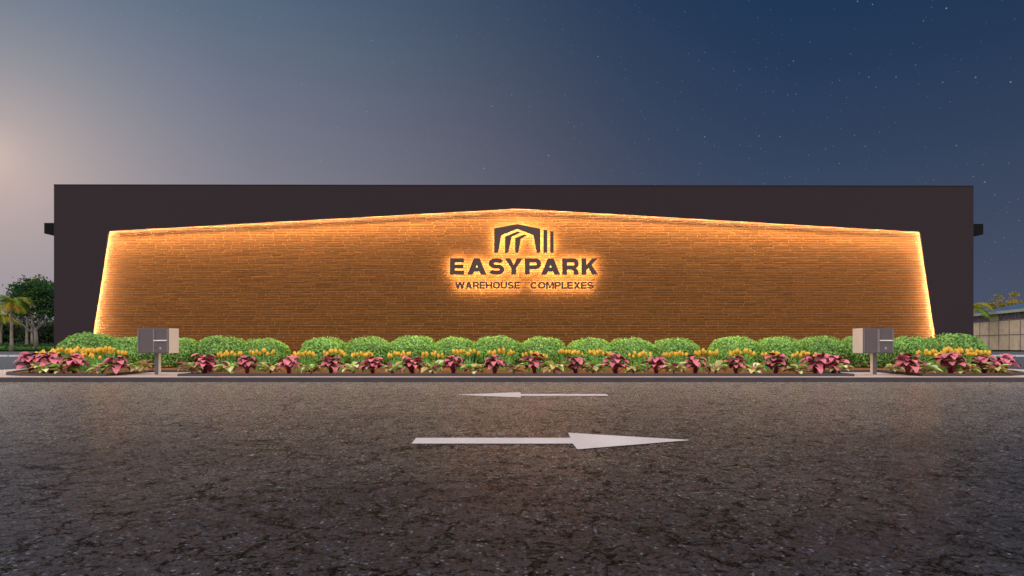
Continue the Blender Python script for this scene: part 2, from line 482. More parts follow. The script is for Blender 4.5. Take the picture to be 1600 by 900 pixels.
def curve_mesh(name, loops, ext, mat, y):
    cu = bpy.data.curves.new(name,'CURVE'); cu.dimensions='2D'; cu.fill_mode='BOTH'; cu.extrude=ext
    for lp in loops:
        sp = cu.splines.new('POLY'); sp.points.add(len(lp)-1); sp.use_cyclic_u=True
        for p,(a,c) in zip(sp.points, lp): p.co=(a,c,0,1)
    tmp = bpy.data.objects.new(name, cu); COL.objects.link(tmp)
    dg = bpy.context.evaluated_depsgraph_get(); dg.update()
    me = bpy.data.meshes.new_from_object(tmp.evaluated_get(dg))
    bpy.data.objects.remove(tmp); bpy.data.curves.remove(cu)
    me.name = name
    me.transform(Matrix.Translation((0,y,0)) @ Matrix.Rotation(R(90),4,'X'))
    me.materials.clear(); me.materials.append(mat)
    me.update()
    return me
sign = thing('wall_sign', 'backlit brown wall sign with building emblem and bold letters on the brick panel', 'sign', (0,BD,0), ROT)
def Z(o,s): return lambda p: (spx(660+p[0]/5.0), spz(320+p[1]/5.0))
zz = Z(0,0)
emblem = [[(560,375),(560,183),(742,150),(922,186),(922,375),(893,375),(867,236),(742,188),(617,238),(592,375)],
          [(645,375),(645,248),(742,207),(768,217),(697,250),(672,375)],
          [(724,375),(724,260),(795,230),(818,240),(770,265),(750,375)],
          [(945,190),(976,197),(976,375),(945,375)],
          [(998,202),(1026,208),(1026,375),(998,375)]]
def text_loops(items, ytop, ybot, vpx, hfrac):
    H = spz(320+ytop/5.0)-spz(320+ybot/5.0); base = spz(320+ybot/5.0)
    loops = []
    for ch,x0,x1 in items:
        X0, X1 = spx(660+x0/5.0), spx(660+x1/5.0)
        w = (X1-X0)/H; v = (vpx/5.0*SD/960)/H
        for lp in glyph(ch, w, v, hfrac): loops.append([(X0+a*H, base+c*H) for a,c in lp])
    return loops
name_items = [('E',215,327),('A',350,500),('S',515,640),('Y',643,784),('P',800,928),('A',927,1077),('R',1092,1222),('K',1243,1374)]
def spread_word(word, widths, x0, x1, gap):
    tot = sum(widths[c] for c in word); k = (x1-x0-gap*(len(word)-1))/tot; out=[]; x=x0
    for c in word: out.append((c,x,x+widths[c]*k)); x += widths[c]*k+gap
    return out
WD = dict(W=1.55,A=1.12,R=1.0,E=.92,H=1.08,O=1.18,U=1.05,S=1.0,C=1.12,M=1.25,P=1.0,L=.85,X=1.08)
tag_items = spread_word('WAREHOUSE',WD,256,763,3.5) + spread_word('COMPLEXES',WD,844,1338,3.5)
groups = [('emblem', [[zz(p) for p in lp] for lp in emblem]),
          ('name_lettering', text_loops(name_items,418,546,39,.25)),
          ('tagline_lettering', text_loops(tag_items[:9],602,656,14,.23)),
          ('tagline_lettering', text_loops(tag_items[9:],602,656,14,.23))]
for nm, loops in groups:
    me = curve_mesh(nm, loops, .016, M['sign_metal'], SD-BD+.016)
    o = link(nm, me, sign)
    he = curve_mesh('halo_light', loops, 0, M['halo'], SD-BD+.0325)
    link('halo_light', he, o)

# ---------------------------------------------------------------- planting bed
left_arc = [(-8.72,13.2),(-10.0,13.22),(-10.7,13.36),(-11.3,13.72),(-11.75,14.3),(-12.2,15.2),(-12.9,16.5),(-13.4,17.8),(-13.5,19.82)]
right_arc = [(8.82,13.2),(10.1,13.22),(10.85,13.36),(11.45,13.72),(11.9,14.3),(12.35,15.2),(13.0,16.5),(13.5,17.8),(13.6,19.82)]
front = [(-8.72,13.2),(-8.93,15.2),(-7.02,15.2),(-7.19,13.2),(7.36,13.2),(7.2,15.2),(9.06,15.2),(8.82,13.2)]
loop = left_arc[::-1] + front[1:-1] + right_arc
def offset_path(path, o):
    out=[]
    for i,p in enumerate(path):
        a = Vector(path[max(i-1,0)]); c = Vector(path[min(i+1,len(path)-1)]); q = Vector(p)
        d1 = (q-a).normalized() if i else (c-q).normalized()
        d2 = (c-q).normalized() if i < len(path)-1 else d1
        n1 = Vector((-d1.y,d1.x)); n2 = Vector((-d2.y,d2.x)); m = (n1+n2)
        if m.length<1e-4: m=n1
        m.normalize(); k = o/max(.35,m.dot(n1))
        out.append((q.x+m.x*k, q.y+m.y*k))
    return out
inn = offset_path(loop, .11)
b = MB()
n = len(loop); z0,z1 = KZ+.001, KZ+.056
vs = []
for (p,q) in zip(loop,inn): vs += [(p[0],p[1],z0),(p[0],p[1],z1),(q[0],q[1],z1),(q[0],q[1],z0)]
fs=[]
for i in range(n-1):
    for k in range(4): fs.append((i*4+k,(i+1)*4+k,(i+1)*4+(k+1)%4,i*4+(k+1)%4))
fs += [(0,1,2,3),tuple((n-1)*4+k for k in (3,2,1,0))]
b.add(vs,fs)
o = b.build('bed_edging', M['granite'], recalc=True)
tag(o, 'low dark speckled stone edging around the flower bed with two mailbox notches', 'bed edging')
b = MB(); sp = offset_path(loop,.05)
b.add([(x,y,KZ+.035) for x,y in sp], [tuple(range(len(sp)))])
o = b.build('soil', M['soil']); tag(o, kind='structure')
if o.data.polygons[0].normal.z < 0: o.data.flip_normals()
SZ = KZ+.035

# bushes
def leaf_quad(b, c, n, up, L, W, col):
    u = up - n*up.dot(n)
    if u.length<1e-3: u = n.orthogonal()
    u.normalize(); w = n.cross(u)
    b.add([c-u*L*.5, c+w*W*.5-n*W*.12, c+u*L*.5, c-w*W*.5-n*W*.12], [(0,1,2,3)], col)
def bush_mesh(seed, nl=3900):
    r = random.Random(seed); b = MB()
    ph = [r.uniform(0,6.28) for _ in range(6)]
    def rad(az, el):
        return 1 + .035*math.sin(3*az+ph[0]) + .03*math.sin(5*az+ph[1]+el*3) + .03*math.sin(7*el+ph[2]+az)
    def surf(az, el):
        k = rad(az,el)
        ce = max(math.cos(el),0)**.85 if el>0 else max(math.cos(el),0)**.45
        zz_ = .40 + .46*math.sin(el)*k if el>0 else .40+.41*math.sin(el)
        return Vector((.74*k*ce*math.cos(az), .74*k*ce*math.sin(az), zz_))
    # twiggy core
    vs=[];fs=[];nu,nv=16,9
    for j in range(nv):
        el = -PI/2+PI*j/(nv-1)
        for i in range(nu):
            p = surf(2*PI*i/nu, el); vs.append((p.x*.88,p.y*.88,.40+(p.z-.40)*.88))
    for j in range(nv-1):
        for i in range(nu): fs.append((j*nu+i,j*nu+(i+1)%nu,(j+1)*nu+(i+1)%nu,(j+1)*nu+i))
    b.add(vs,fs,(.12,.24,.055))
    for i in range(nl):
        az = r.uniform(0,2*PI); s = r.uniform(-.93,1); el = math.asin(s)
        p = surf(az,el); 
        q = surf(az+.02,el); t = surf(az, min(el+.02,1.55))
        n = Vector((p.x*1.0,p.y*1.0,(p.z-.40)*1.3)).normalized()
        dep = r.random()**2*.10
        p = Vector((p.x*(1-dep),p.y*(1-dep),.40+(p.z-.40)*(1-dep))) + n*r.uniform(-.01,.03)
        nn = (n + Vector((r.gauss(0,.45),r.gauss(0,.45),r.gauss(0,.45)+.2))).normalized()
        up = Vector((r.gauss(0,1),r.gauss(0,1),r.gauss(.4,1)))
        k = r.uniform(.40,1.5); yel = r.uniform(.8,1.3)
        col = (.265*k*yel,.53*k,.115*k)
        L = r.uniform(.052,.082)
        leaf_quad(b,p,nn,up,L,L*.62,col)
    return b.mesh('foliage', M['bush'])
bush_meshes = [bush_mesh(s) for s in (1,2,3,4)]
b = MB()
for k in range(5):
    a = k*1.257; b.tube([(.03*math.cos(a),.03*math.sin(a),-.02),(.18*math.cos(a),.18*math.sin(a),.35)],[.014,.008],5)
bstem = b.mesh('stem', M['twig'])
bushes = [(144,17.6,1.12),(207,17.8,1.0),(275,18,1.0),(346,18.2,1),(414,18.2,1),(507,18.2,1),(578,18.2,1),(646,18.2,1),(711,18.2,1),(778,18.2,1),
          (847,18.2,1),(922,18.2,1),(986,18.2,1),(1054,18.2,1),(1148,18.2,1.04),(1216,18.2,1.04),(1282,18.1,1.02),(1349,17.9,1.0),(1417,17.8,1.03),(1490,17.5,1.12)]
bl = ['large round bush at the far left end in front of the charcoal wall',
 'round green bush just left of the left mailbox, behind yellow tulips',
 'round green bush directly behind the right half of the left mailbox',
 'first whole round bush to the right of the left mailbox',
 'round bush on the left side of the brick gap nearest the left mailbox',
 'round bush on the right side of the brick gap nearest the left mailbox',
 'second round bush right of the left brick gap between bushes',
 'round bush below and left of the sign, third right of the left brick gap',
 'round bush standing below the first letter of the big sign word',
 'round bush standing below the S and Y of the big sign word',
 'round bush standing below the P and A of the big sign word',
 'round bush standing below the final letter of the big sign word',
 'first round bush entirely to the right of the sign lettering',
 'round bush on the left side of the brick gap right of the sign',
 'taller round bush on the right side of the brick gap right of the sign',
 'second round bush right of the right-hand brick gap between bushes',
 'round bush just left of the right mailbox, two from the wide gap',
 'round bush half hidden directly behind the right mailbox',
 'round green bush just right of the right mailbox below the glowing edge',
 'large round bush at the far right end in front of the charcoal wall']
for i,((p,d,s),lb) in enumerate(zip(bushes,bl)):
    t = thing('round_bush', lb, 'bush', (px(p,d),d,SZ), random.uniform(0,6.28), 'round clipped bushes along the brick wall')
    f = link('foliage', bush_meshes[i%4], t); link('stem', bstem, t)
    k = s*random.uniform(.97,1.03)
    t.scale = (k*random.uniform(.97,1.04),k*random.uniform(.97,1.04),k*random.uniform(.98,1.03)*1.0)

# curved leaf blade: rows across (3 verts), bending down along its length
def blade(b, base, az, L, W, lift, droop, shape, cc, ce, nseg=6, fold=.18, roll=0):
    d = Vector((math.cos(az),math.sin(az),0)); s = Vector((-math.sin(az),math.cos(az),0))
    p = Vector(base); el = lift
    vs=[];cs=[];fs=[]
    for i in range(nseg+1):
        t = i/nseg
        w = W*shape(t)*.5
        fw = d*math.cos(el)+Vector((0,0,1))*math.sin(el)
        nn = -d*math.sin(el)+Vector((0,0,1))*math.cos(el)
        sr = s*math.cos(roll)+nn*math.sin(roll)
        vs += [p-sr*w+nn*w*fold, p, p+sr*w+nn*w*fold]; cs += [ce,cc,ce]
        p = p+fw*(L/nseg); el -= droop/nseg
    for i in range(nseg):
        a=i*3; fs += [(a,a+3,a+4,a+1),(a+1,a+4,a+5,a+2)]
    b.add(vs,fs,cs)
def heart(t): return min(1, (t+.08)*4.2)**.7*max(0,1-t)**.62*1.35 if t<1 else 0
def lance(t): return max(0.04,math.sin(PI*min(t*1.05,1)))**.8 if t<.97 else 0.0

def pink_plant(seed):
    r = random.Random(seed); lb = MB(); sb = MB()
    nL = 25
    for i in range(nL):
        az = i*2.4+r.uniform(-.3,.3); tier = i/nL
        reach = r.uniform(.08,.18)*(1.15-tier*.75); hz = .13+tier*.25+r.uniform(-.02,.03)
        tip = Vector((reach*math.cos(az),reach*math.sin(az),hz))
        sb.tube([(.02*math.cos(az),.02*math.sin(az),-.01),(tip.x*.45,tip.y*.45,hz*.6),tip],[.008,.006,.004],5)
        k = r.uniform(.8,1.15)
        if r.random()<.90: cc=(.64*k,.14*k,.195*k); ce=(.69*k,.175*k,.235*k)
        else: cc=(.15*k,.010*k,.030*k); ce=(.20*k,.014*k,.038*k)
        L = r.uniform(.20,.29); 
        blade(lb, tip-Vector((math.cos(az),math.sin(az),0))*.02, az, L, L*.62, r.uniform(.25,.75), r.uniform(1.3,2.1), heart, cc, ce, 8, .12, r.uniform(-.3,.3))
    return lb.mesh('leaves',M['pinkleaf'],True), sb.mesh('stems',M['stem'],True)
def var_plant(seed):
    r = random.Random(seed); lb = MB(); sb = MB()
    for i in range(26):
        az = i*2.4+r.uniform(-.4,.4); hz = r.uniform(.02,.10)
        base = Vector((.03*math.cos(az),.03*math.sin(az),hz))
        k = r.uniform(.8,1.15); q = r.random()
        if q<.5: cc=(.50*k,.16*k,.17*k); ce=(.27*k,.42*k,.07*k)
        elif q<.75: cc=(.62*k,.50*k,.38*k); ce=(.25*k,.40*k,.08*k)
        elif q<.9: cc=(.10*k,.16*k,.03*k); ce=(.30*k,.42*k,.09*k)
        else: cc=(.16*k,.03*k,.06*k); ce=(.16*k,.05*k,.07*k)
        L=r.uniform(.13,.21)
        blade(lb, base, az, L, L*.52, r.uniform(.35,1.05), r.uniform(1.0,1.9), lance, cc, ce, 6, .2, r.uniform(-.3,.3))
    for k in range(5):
        a=k*1.3; sb.tube([(0,0,-.01),(.02*math.cos(a),.02*math.sin(a),.08)],[.006,.004],5)
    return lb.mesh('leaves',M['varleaf'],True), sb.mesh('stem',M['twig'],True)
def tulip_parts(seed, n, spread):
    r = random.Random(seed); lb = MB(); heads=[]
    for i in range(n):
        x = (i+.5)/n*2-1; x = x*spread+r.uniform(-.03,.03); y = r.uniform(-.09,.09); h = r.uniform(.37,.45)-.05*abs(x/spread)
        lean = Vector((x*.18+r.uniform(-.03,.03), r.uniform(-.03,.03),0))
        g = r.uniform(.8,1.2); gc=(.13*g,.30*g,.07*g) if r.random()<.6 else (.09*g,.26*g,.12*g)
        lb.tube([(x*.75,y,-.01),Vector((x*.85,y,h*.5)),Vector((x,y,h))+lean*.3],[.006,.005,.004],5,gc)
        heads.append((x+lean.x*.3,y+lean.y*.3,h-.005,r.uniform(1.0,1.3),r.uniform(-.25,.25),r.uniform(0,6.28)))
        for k in range(5):
            az=r.uniform(0,6.28); g=r.uniform(.75,1.3)
            gc=(.16*g,.34*g,.06*g) if r.random()<.6 else (.10*g,.30*g,.12*g)
            blade(lb,(x*.78+r.uniform(-.02,.02),y+r.uniform(-.03,.03),0),az,r.uniform(.22,.38),.032,r.uniform(1.25,1.5),r.uniform(.1,.9),lance,gc,gc,6,.3)
    return lb.mesh('leaves',M['blade']), heads
def tulip_head(seed):
    r=random.Random(seed); b=MB()
    vs=[];fs=[];cs=[];nu=9
    prof=[(0,.006),(.012,.022),(.030,.031),(.052,.031),(.072,.023),(.084,.012)]
    for j,(z_,rr) in enumerate(prof):
        for i in range(nu):
            a=2*PI*i/nu; k=1+.10*math.cos(3*a)*(j/5)
            vs.append((rr*k*math.cos(a),rr*k*math.sin(a),z_+(.008*math.cos(3*a) if j==5 else 0)))
            g = 1+.25*math.cos(3*a); cs.append((1.0,.60*(.85+.18*g),.045))
    for j in range(len(prof)-1):
        for i in range(nu): fs.append((j*nu+i,j*nu+(i+1)%nu,(j+1)*nu+(i+1)%nu,(j+1)*nu+i))
    fs.append(tuple(range(nu-1,-1,-1)))
    b.add(vs,fs,cs)
    return b.mesh('flower',M['petal'],True)

ORD = ['first','second','third','fourth','fifth','sixth','seventh','eighth','ninth','tenth','eleventh','twelfth','thirteenth','fourteenth','fifteenth','sixteenth','seventeenth','eighteenth']
pv = [pink_plant(s) for s in (21,22,23,24,25)]
vv = [var_plant(s) for s in (31,32,33,34)]
def put(name, label, cat, grp, pxx, d, meshes, names, s):
    t = thing(name,label,cat,(px(pxx,d),d,SZ),random.uniform(0,6.28),grp)
    for m_,nm in zip(meshes,names): link(nm,m_,t)
    k=s*random.uniform(.92,1.08); t.scale=(k,k,k*random.uniform(.95,1.05)); return t
GP='pink leaved plants along the front of the bed'; GV='variegated plants along the front of the bed'; GT='yellow tulip clumps'
rr=random.Random(9)
pinkL=[(48,14.1,1.1),(80,13.75,1.05),(116,13.6,1.08),(182,13.65,1.02)]
pinkLl=['pink leaved plant at the rounded far left tip of the bed','pink leaved plant second from the rounded left tip, beside it',
        'pink leaved plant in front of the yellow tulips left of the left mailbox','pink leaved plant nearest the left mailbox on its left']
pinkC=[320,386,451,517,582,644,708,773,835,899,962,1025,1087,1150,1212,1274,1303]
pinkR=[(1418,13.65,1.02),(1485,13.6,1.08),(1538,13.75,1.08),(1568,14.1,1.05)]
pinkRl=['pink leaved plant nearest the right mailbox on its right','pink leaved plant in front of the yellow tulips right of the right mailbox',
        'pink leaved plant second from the rounded right tip of the bed','pink leaved plant at the rounded far right tip of the bed']
n=0
for (p,d,s),lb in list(zip(pinkL,pinkLl))+list(zip(pinkR,pinkRl)):
    put('pink_plant',lb,'plant',GP,p,d,pv[n%5],('leaves','stems'),s); n+=1
for i,p in enumerate(pinkC):
    lb = 'pink leaved plant, %s in the long middle row counted from the left mailbox'%ORD[i]
    put('pink_plant',lb,'plant',GP,p,13.62+rr.uniform(-.05,.05),pv[(n+i*2)%5],('leaves','stems'),.98)
varL=[68,100,160,220]
varLl=['small green and pink variegated plant under the rounded left tip plants','variegated plant spilling over the stone edging left of the left mailbox',
       'variegated plant between the two pink plants nearest left of the left mailbox','variegated plant beside the side edging just left of the left mailbox']
varC=[300,359,422,486,552,614,676,741,803,866,926,990,1053,1118,1178,1245,1312]
varR=[1444,1506,1556,1400]
varRl=['variegated plant between the pink plants nearest right of the right mailbox','variegated plant spilling at the edging right of the right mailbox',
       'small green and pink variegated plant under the rounded right tip plants','small variegated plant beside the side edging just right of the right mailbox']
n=0
for p,lb in list(zip(varL,varLl))+list(zip(varR,varRl)):
    put('variegated_plant',lb,'plant',GV,p,13.5 if p not in(220,1400) else 14.3,vv[n%4],('leaves','stem'),1.5); n+=1
for i,p in enumerate(varC):
    put('variegated_plant','low variegated plant, %s in the long middle row counted from the left mailbox'%ORD[i],'plant',GV,p,13.48+rr.uniform(-.04,.04),vv[(i*3)%4],('leaves','stem'),1.5)

heads=[tulip_head(s) for s in (1,2,3)]
def tulips(label,p,d,n,spread,s,seed):
    lm,hd=tulip_parts(seed,n,spread)
    t=thing('tulip_clump',label,'tulips',(px(p,d),d,SZ),random.uniform(-.2,.2),GT)
    t.scale=(s,s,s)
    link('leaves',lm,t)
    for k,(x,y,z_,sc,ti,rz) in enumerate(hd):
        h=link('flower',heads[k%3],t); h.location=(x,y,z_); h.scale=(sc,sc,sc*1.05); h.rotation_euler=(ti,ti*.7,rz)
tulC=[358,409,474,522,566,623,675,727,785,836,891,938,1001,1057,1105,1159,1208,1257]
for i,p in enumerate(tulC):
    up = p in (409,522,727,785,891,938,1105,1159)
    tulips('yellow tulip clump, %s in the middle row counted from the left mailbox'%ORD[i],p,(15.2 if up else 14.7),11,.29,1.06 if up else .96,100+i)
tl=[(76,14.9,1.02,'yellow tulips at the left end of the far left drift'),(100,15.2,1.14,'yellow tulips second in the far left drift from its left end'),
    (124,15.4,1.16,'yellow tulips in the middle of the far left drift'),(136,14.4,.86,'low yellow tulip clump in front of the far left drift'),
    (150,15.2,1.1,'yellow tulips second from the left mailbox in the far left drift'),(172,15.2,1.14,'yellow tulips of the far left drift nearest the left mailbox')]
tr=[(1528,14.9,1.02,'yellow tulips at the right end of the far right drift'),(1505,15.2,1.12,'yellow tulips second in the far right drift from its right end'),
    (1482,15.4,1.16,'yellow tulips in the middle of the far right drift'),(1472,14.5,.88,'low yellow tulip clump in front of the far right drift'),
    (1452,15.2,1.06,'yellow tulips of the far right drift nearest the right mailbox')]
for i,(p,d,s,lb) in enumerate(tl+tr): tulips(lb,p,d,12,.27,s,200+i)

# ---------------------------------------------------------------- mailboxes
def mailbox(label, pf0, pf1, mirror):
    d0=13.6; X0,X1=px(pf0,d0),px(pf1,d0); W=X1-X0; D=.41
    zt,zb=pz(512.8,d0)-KZ,pz(551.8,d0)-KZ
    t=thing('cluster_mailbox',label,'mailbox',((X0+X1)/2,d0+D/2,KZ),0,'pedestal mailboxes')
    y0=-D/2
    b=MB(); b.box(-W/2,W/2,y0,D/2,zb,zt); cab=b.build('cabinet',M['cab_cream'],t,bevel=.006)
    ux=lambda u:-W/2+W*u; uz=lambda v:zt-(zt-zb)*v
    b=MB(); b.box(-W/2-.001,W/2+.001,y0-.010,y0-.0005,zb-.001,zt+.001); fr=b.build('front_frame',M['cab_grey'],t,bevel=.003)
    mid=(.50,.55) if not mirror else (.46,.535)
    for (u0,u1) in ((.012,.045),mid,(.945,.985)):
        b=MB(); b.box(ux(u0),ux(u1),y0-.022,y0-.0105,uz(.97),uz(.03)); b.build('hinge_strip',M['cab_grey_light'],t,bevel=.002)
    def door(name,u0,u1,v0,v1):
        b=MB(); b.box(ux(u0),ux(u1),y0-.018,y0-.0105,uz(v1)+.0012,uz(v0)-.0012); return b.build(name,M['cab_grey'],t,bevel=.0015)
    def dot(par,u,v,r,m,name,th=.006,yb=None):
        b=MB(); yb=y0-.0185 if yb is None else yb
        b.tube([(ux(u),yb,uz(v)),(ux(u),yb-th,uz(v))],r,12); b.build(name,m,par)
    lv=[.03,.145,.255,.365,.49,.63,.74,.85,.97]
    for i in range(8):
        dr=door('mail_door',.05,mid[0]-.005,lv[i],lv[i+1]); dot(dr,.085,(lv[i]+lv[i+1])/2,.0075,M['lock'],'lock')
    rv=[.03,.145,.255,.365,.465]
    for i in range(4):
        dr=door('mail_door',mid[1]+.005,.94,rv[i],rv[i+1]); dot(dr,mid[1]+.035,(rv[i]+rv[i+1])/2,.0075,M['lock'],'lock')
    b=MB()
    b.prism([(0,0)],0,0) if False else None
    lz1,lz0=uz(.468),uz(.515)
    b.add([(ux(mid[1]-.01),y0-.0105,lz1),(ux(.95),y0-.0105,lz1),(ux(.95),y0-.05,lz1-.012),(ux(mid[1]-.01),y0-.05,lz1-.012),
           (ux(mid[1]-.01),y0-.0105,lz0),(ux(.95),y0-.0105,lz0),(ux(.95),y0-.05,lz0),(ux(mid[1]-.01),y0-.05,lz0)],
          [(0,1,2,3),(4,7,6,5),(3,2,6,7),(0,3,7,4),(1,5,6,2),(0,4,5,1)])
    b.build('outgoing_slot',M['ledge'],t,recalc=True)
    pd=door('parcel_door',mid[1]+.005,.94,.525,.97)
    dot(pd,mid[1]+.05,.59,.007,M['brass'],'screw'); dot(pd,mid[1]+.05,.875,.007,M['brass'],'screw'); dot(pd,mid[1]+.045,.79,.008,M['lock'],'lock')
    # round pale emblem: an open ring with a short bar
    b=MB(); cx,cz=ux(.745 if not mirror else .735),uz(.80); ro,ri=.021,.0125
    n=18; vs=[];fs=[]
    for i in range(n+1):
        a=R(40)+R(285)*i/n
        for rd in (ro,ri):
            for yy in (y0-.0186,y0-.0206): vs.append((cx+rd*math.cos(a),yy,cz+rd*math.sin(a)))
    for i in range(n):
        k=i*4; fs+=[(k+1,k+5,k+7,k+3),(k,k+4,k+5,k+1),(k+2,k+3,k+7,k+6)]
    b.add(vs,fs); b.box(cx,cx+.02,y0-.0206,y0-.0186,cz-.006,cz+.002)
    b.build('emblem',M['pale_mark'],pd,recalc=True)
    pw=.0475
    b=MB(); b.box(-pw,pw,-pw-.03,pw-.03,.012,zb-.0015); b.build('post',M['cab_cream'],t,bevel=.004)
    b=MB(); b.box(-pw+.003,pw-.003,-pw-.034,-pw-.0305,.016,zb-.004); b.build('post_cover',M['cab_grey'],t)  # added grey sheet, paints the shade on the post's front face
    b=MB(); b.tube([(0,-.03,-.001),(0,-.03,.010)],.17,28); b.build('base_plate',M['concrete'],t)
    return t
mailbox('grey fronted pedestal mailbox with cream right side in the left bed notch',215,264,False)
mailbox('grey fronted pedestal mailbox with cream left side in the right bed notch',1348,1396,True)

# ---------------------------------------------------------------- far trees
def crown_mesh(name, blobs, nclump, nleaf, ls, pal, seed, mat=None, cs=.6):
    r=random.Random(seed); b=MB()
    tot=sum(q[3]*q[4]*q[5] for q in blobs)
    for q in blobs:
        for _ in range(max(3,int(nclump*q[3]*q[4]*q[5]/tot))):
            v=Vector((r.gauss(0,1),r.gauss(0,1),r.gauss(0,1))).normalized()*(r.random()**.42)
            c=Vector((q[0]+v.x*q[3],q[1]+v.y*q[4],q[2]+v.z*q[5]))
            base=r.choice(pal); kk=r.uniform(.7,1.3)
            for _ in range(nleaf):
                p=c+Vector((r.gauss(0,cs),r.gauss(0,cs),r.gauss(0,cs*.6)))
                n=Vector((r.gauss(0,1),r.gauss(0,1),r.gauss(.7,1))).normalized()
                k=kk*r.uniform(.7,1.3); L=ls*r.uniform(.6,1.4)
                leaf_quad(b,p,n,Vector((r.gauss(0,1),r.gauss(0,1),r.gauss(0,1))),L,L*.6,(base[0]*k,base[1]*k,base[2]*k))
    return b.mesh(name, mat or M['treeleaf'])
GR=[(.020,.085,.026),(.030,.105,.024),(.012,.060,.024),(.06,.105,.022)]
YG=[(.34,.27,.03),(.22,.23,.03),(.45,.33,.05)]
GZ=.16
# large spreading tree
d=86.0; tx=px(56,d)
t=thing('broadleaf_tree','large dark broadleaf tree with pale forked trunk beside the left end of the warehouse','tree',(tx,d,GZ))
b=MB()
b.tube([(0,0,-.1),(.05,0,1.4),(-.02,0,3.1)],[.33,.25,.22],10)
rt=random.Random(3)
for (ex,ez,ey) in ((-1.9,5.6,.5),(-.6,6.4,-.6),(.9,6.6,.6),(2.3,5.4,-.4),(1.7,5.0,1.0),(-2.6,4.9,-.6)):
    s0=Vector((0,0,rt.uniform(1.9,3.0))); e=Vector((ex,ey,ez)); m_=s0.lerp(e,.5)+Vector((ex*.12,0,.1))
    b.tube([s0,m_,e],[.15,.10,.04],7)
b.build('trunk',M['bark'],t,smooth=True)
link('crown',crown_mesh('crown',[(-1.2,0,7.0,2.9,2.6,2.3),(1.6,.3,6.8,2.6,2.6,2.4),(0,0,8.7,2.6,2.4,1.8),(-3.0,0,6.3,1.6,1.6,1.3),(2.9,0,5.4,1.4,1.5,1.2)],330,26,.34,GR,41,cs=.40),t)
def palm(label, p, d, h, fr, nf, pal, seed, grp='palms', basez=GZ):
    r=random.Random(seed)
    t=thing('palm_tree',label,'palm tree',(px(p,d),d,basez),0,grp)
    b=MB(); bx_=r.uniform(-.25,.25); pts=[(bx_*(i/6)**2,0,h*i/6) for i in range(7)]; pts[0]=(0,0,-.1)
    rr_=[.27,.20,.18,.17,.16,.15,.16]
    b.tube(pts,rr_,9); top=Vector(pts[-1]); b.build('trunk',M['bark_palm'],t,smooth=True)
    b=MB(); b.tube([top,top+Vector((0,0,.8))],[.16,.08],8,(.10,.15,.03))
    for i in range(nf):
        az=i*2.4+r.uniform(-.2,.2); el0=r.uniform(-.05,1.3); L=fr*r.uniform(.85,1.1)
        pt=top+Vector((0,0,.6)); el=el0; dd=Vector((math.cos(az),math.sin(az),0)); sd=Vector((-math.sin(az),math.cos(az),0))
        ns=11; base=r.choice(pal)
        for k in range(ns):
            fw=dd*math.cos(el)+Vector((0,0,1))*math.sin(el); nx=pt+fw*(L/ns)
            tt=(k+.5)/ns; ll=fr*.30*math.sin(PI*min(1,tt*.85+.16))**.6
            b.tube([pt,nx],.03*(1-tt)+.008,4,base,cap=False)
            for s_ in (-1,1):
                for q in range(2):
                    o_=pt.lerp(nx,(q+.5)/2)
                    tip=o_+sd*s_*ll*.75+fw*ll*.42+Vector((0,0,-ll*.42)); wv=fw*.07
                    kk=r.uniform(.7,1.35); b.add([o_-wv,o_+wv,tip],[(0,1,2)],(base[0]*kk,base[1]*kk,base[2]*kk))
            pt=nx; el-=(el0+r.uniform(.8,1.25))/ns*1.2
    b.build('fronds',M['treeleaf'],t)
    return t
PAL=[(.26,.25,.018),(.16,.26,.025),(.34,.23,.015),(.11,.20,.025)]
palm('tall yellow green palm at the left edge in front of the big broadleaf tree',18,79,5.55,3.1,19,PAL,58)
palm('smaller palm cut by the left edge behind the tall palm',1,97,4.3,3.0,15,PAL,52)
palm('palm with brown trunk half hidden between the tall palm and broadleaf tree',42,93,5.0,2.6,13,[(.03,.06,.02),(.05,.07,.02)],53)
palm('very tall palm with one frond tip showing above the broadleaf tree',50,104,10.6,2.6,9,PAL,54)
palm('palm showing its fronds beside the right end of the warehouse',1519,86,5.3,3.2,15,PAL,55)
# trees behind on the left, shrubs at their feet
for i,(p,d,w,h,lb) in enumerate([(4,118,4.5,6.8,'dark bushy tree behind the small palm at the left edge'),(30,112,4.0,5.2,'dark rounded tree behind the trunk of the tall palm'),
        (74,108,4.2,5.0,'dark rounded tree behind the trunk of the broadleaf tree'),(-40,110,5.0,8.0,'dark tree beyond the left edge of the view')]):
    t=thing('background_tree',lb,'tree',(px(p,d),d,GZ),0,'dark trees behind the palms')
    b=MB(); b.tube([(0,0,-.1),(.1,0,h*.55)],[.22,.12],8); b.build('trunk',M['bark'],t)
    link('crown',crown_mesh('crown',[(0,0,h*.52,w,2.5,h*.40),(-w*.5,.5,h*.36,w*.6,2,h*.34),(w*.5,.2,h*.4,w*.6,2,h*.36)],190,24,.42,[(.022,.045,.016),(.030,.052,.016),(.018,.038,.018)],60+i,cs=.55),t)
r=random.Random(77); b=MB()
for i in range(5200):
    X=r.uniform(-92,-62); Y=r.uniform(84,98); hh=.25+.75*((Y-84)/14)*r.random()+(.35 if math.sin(X*1.7)+math.sin(X*.63+1)>.6 else 0)*r.random()
    k=r.uniform(.6,1.5); L=r.uniform(.3,.55)
    c=(.075*k,.20*k,.022*k) if hh<.5 else (.022*k,.055*k,.016*k)
    leaf_quad(b,Vector((X,Y,GZ+hh)),Vector((r.gauss(0,.6),r.gauss(-.4,.6),1)).normalized(),Vector((r.gauss(0,1),r.gauss(0,1),r.gauss(0,1))),L,L*.5,c)
o=b.build('undergrowth',M['treeleaf']); tag(o,kind='stuff')
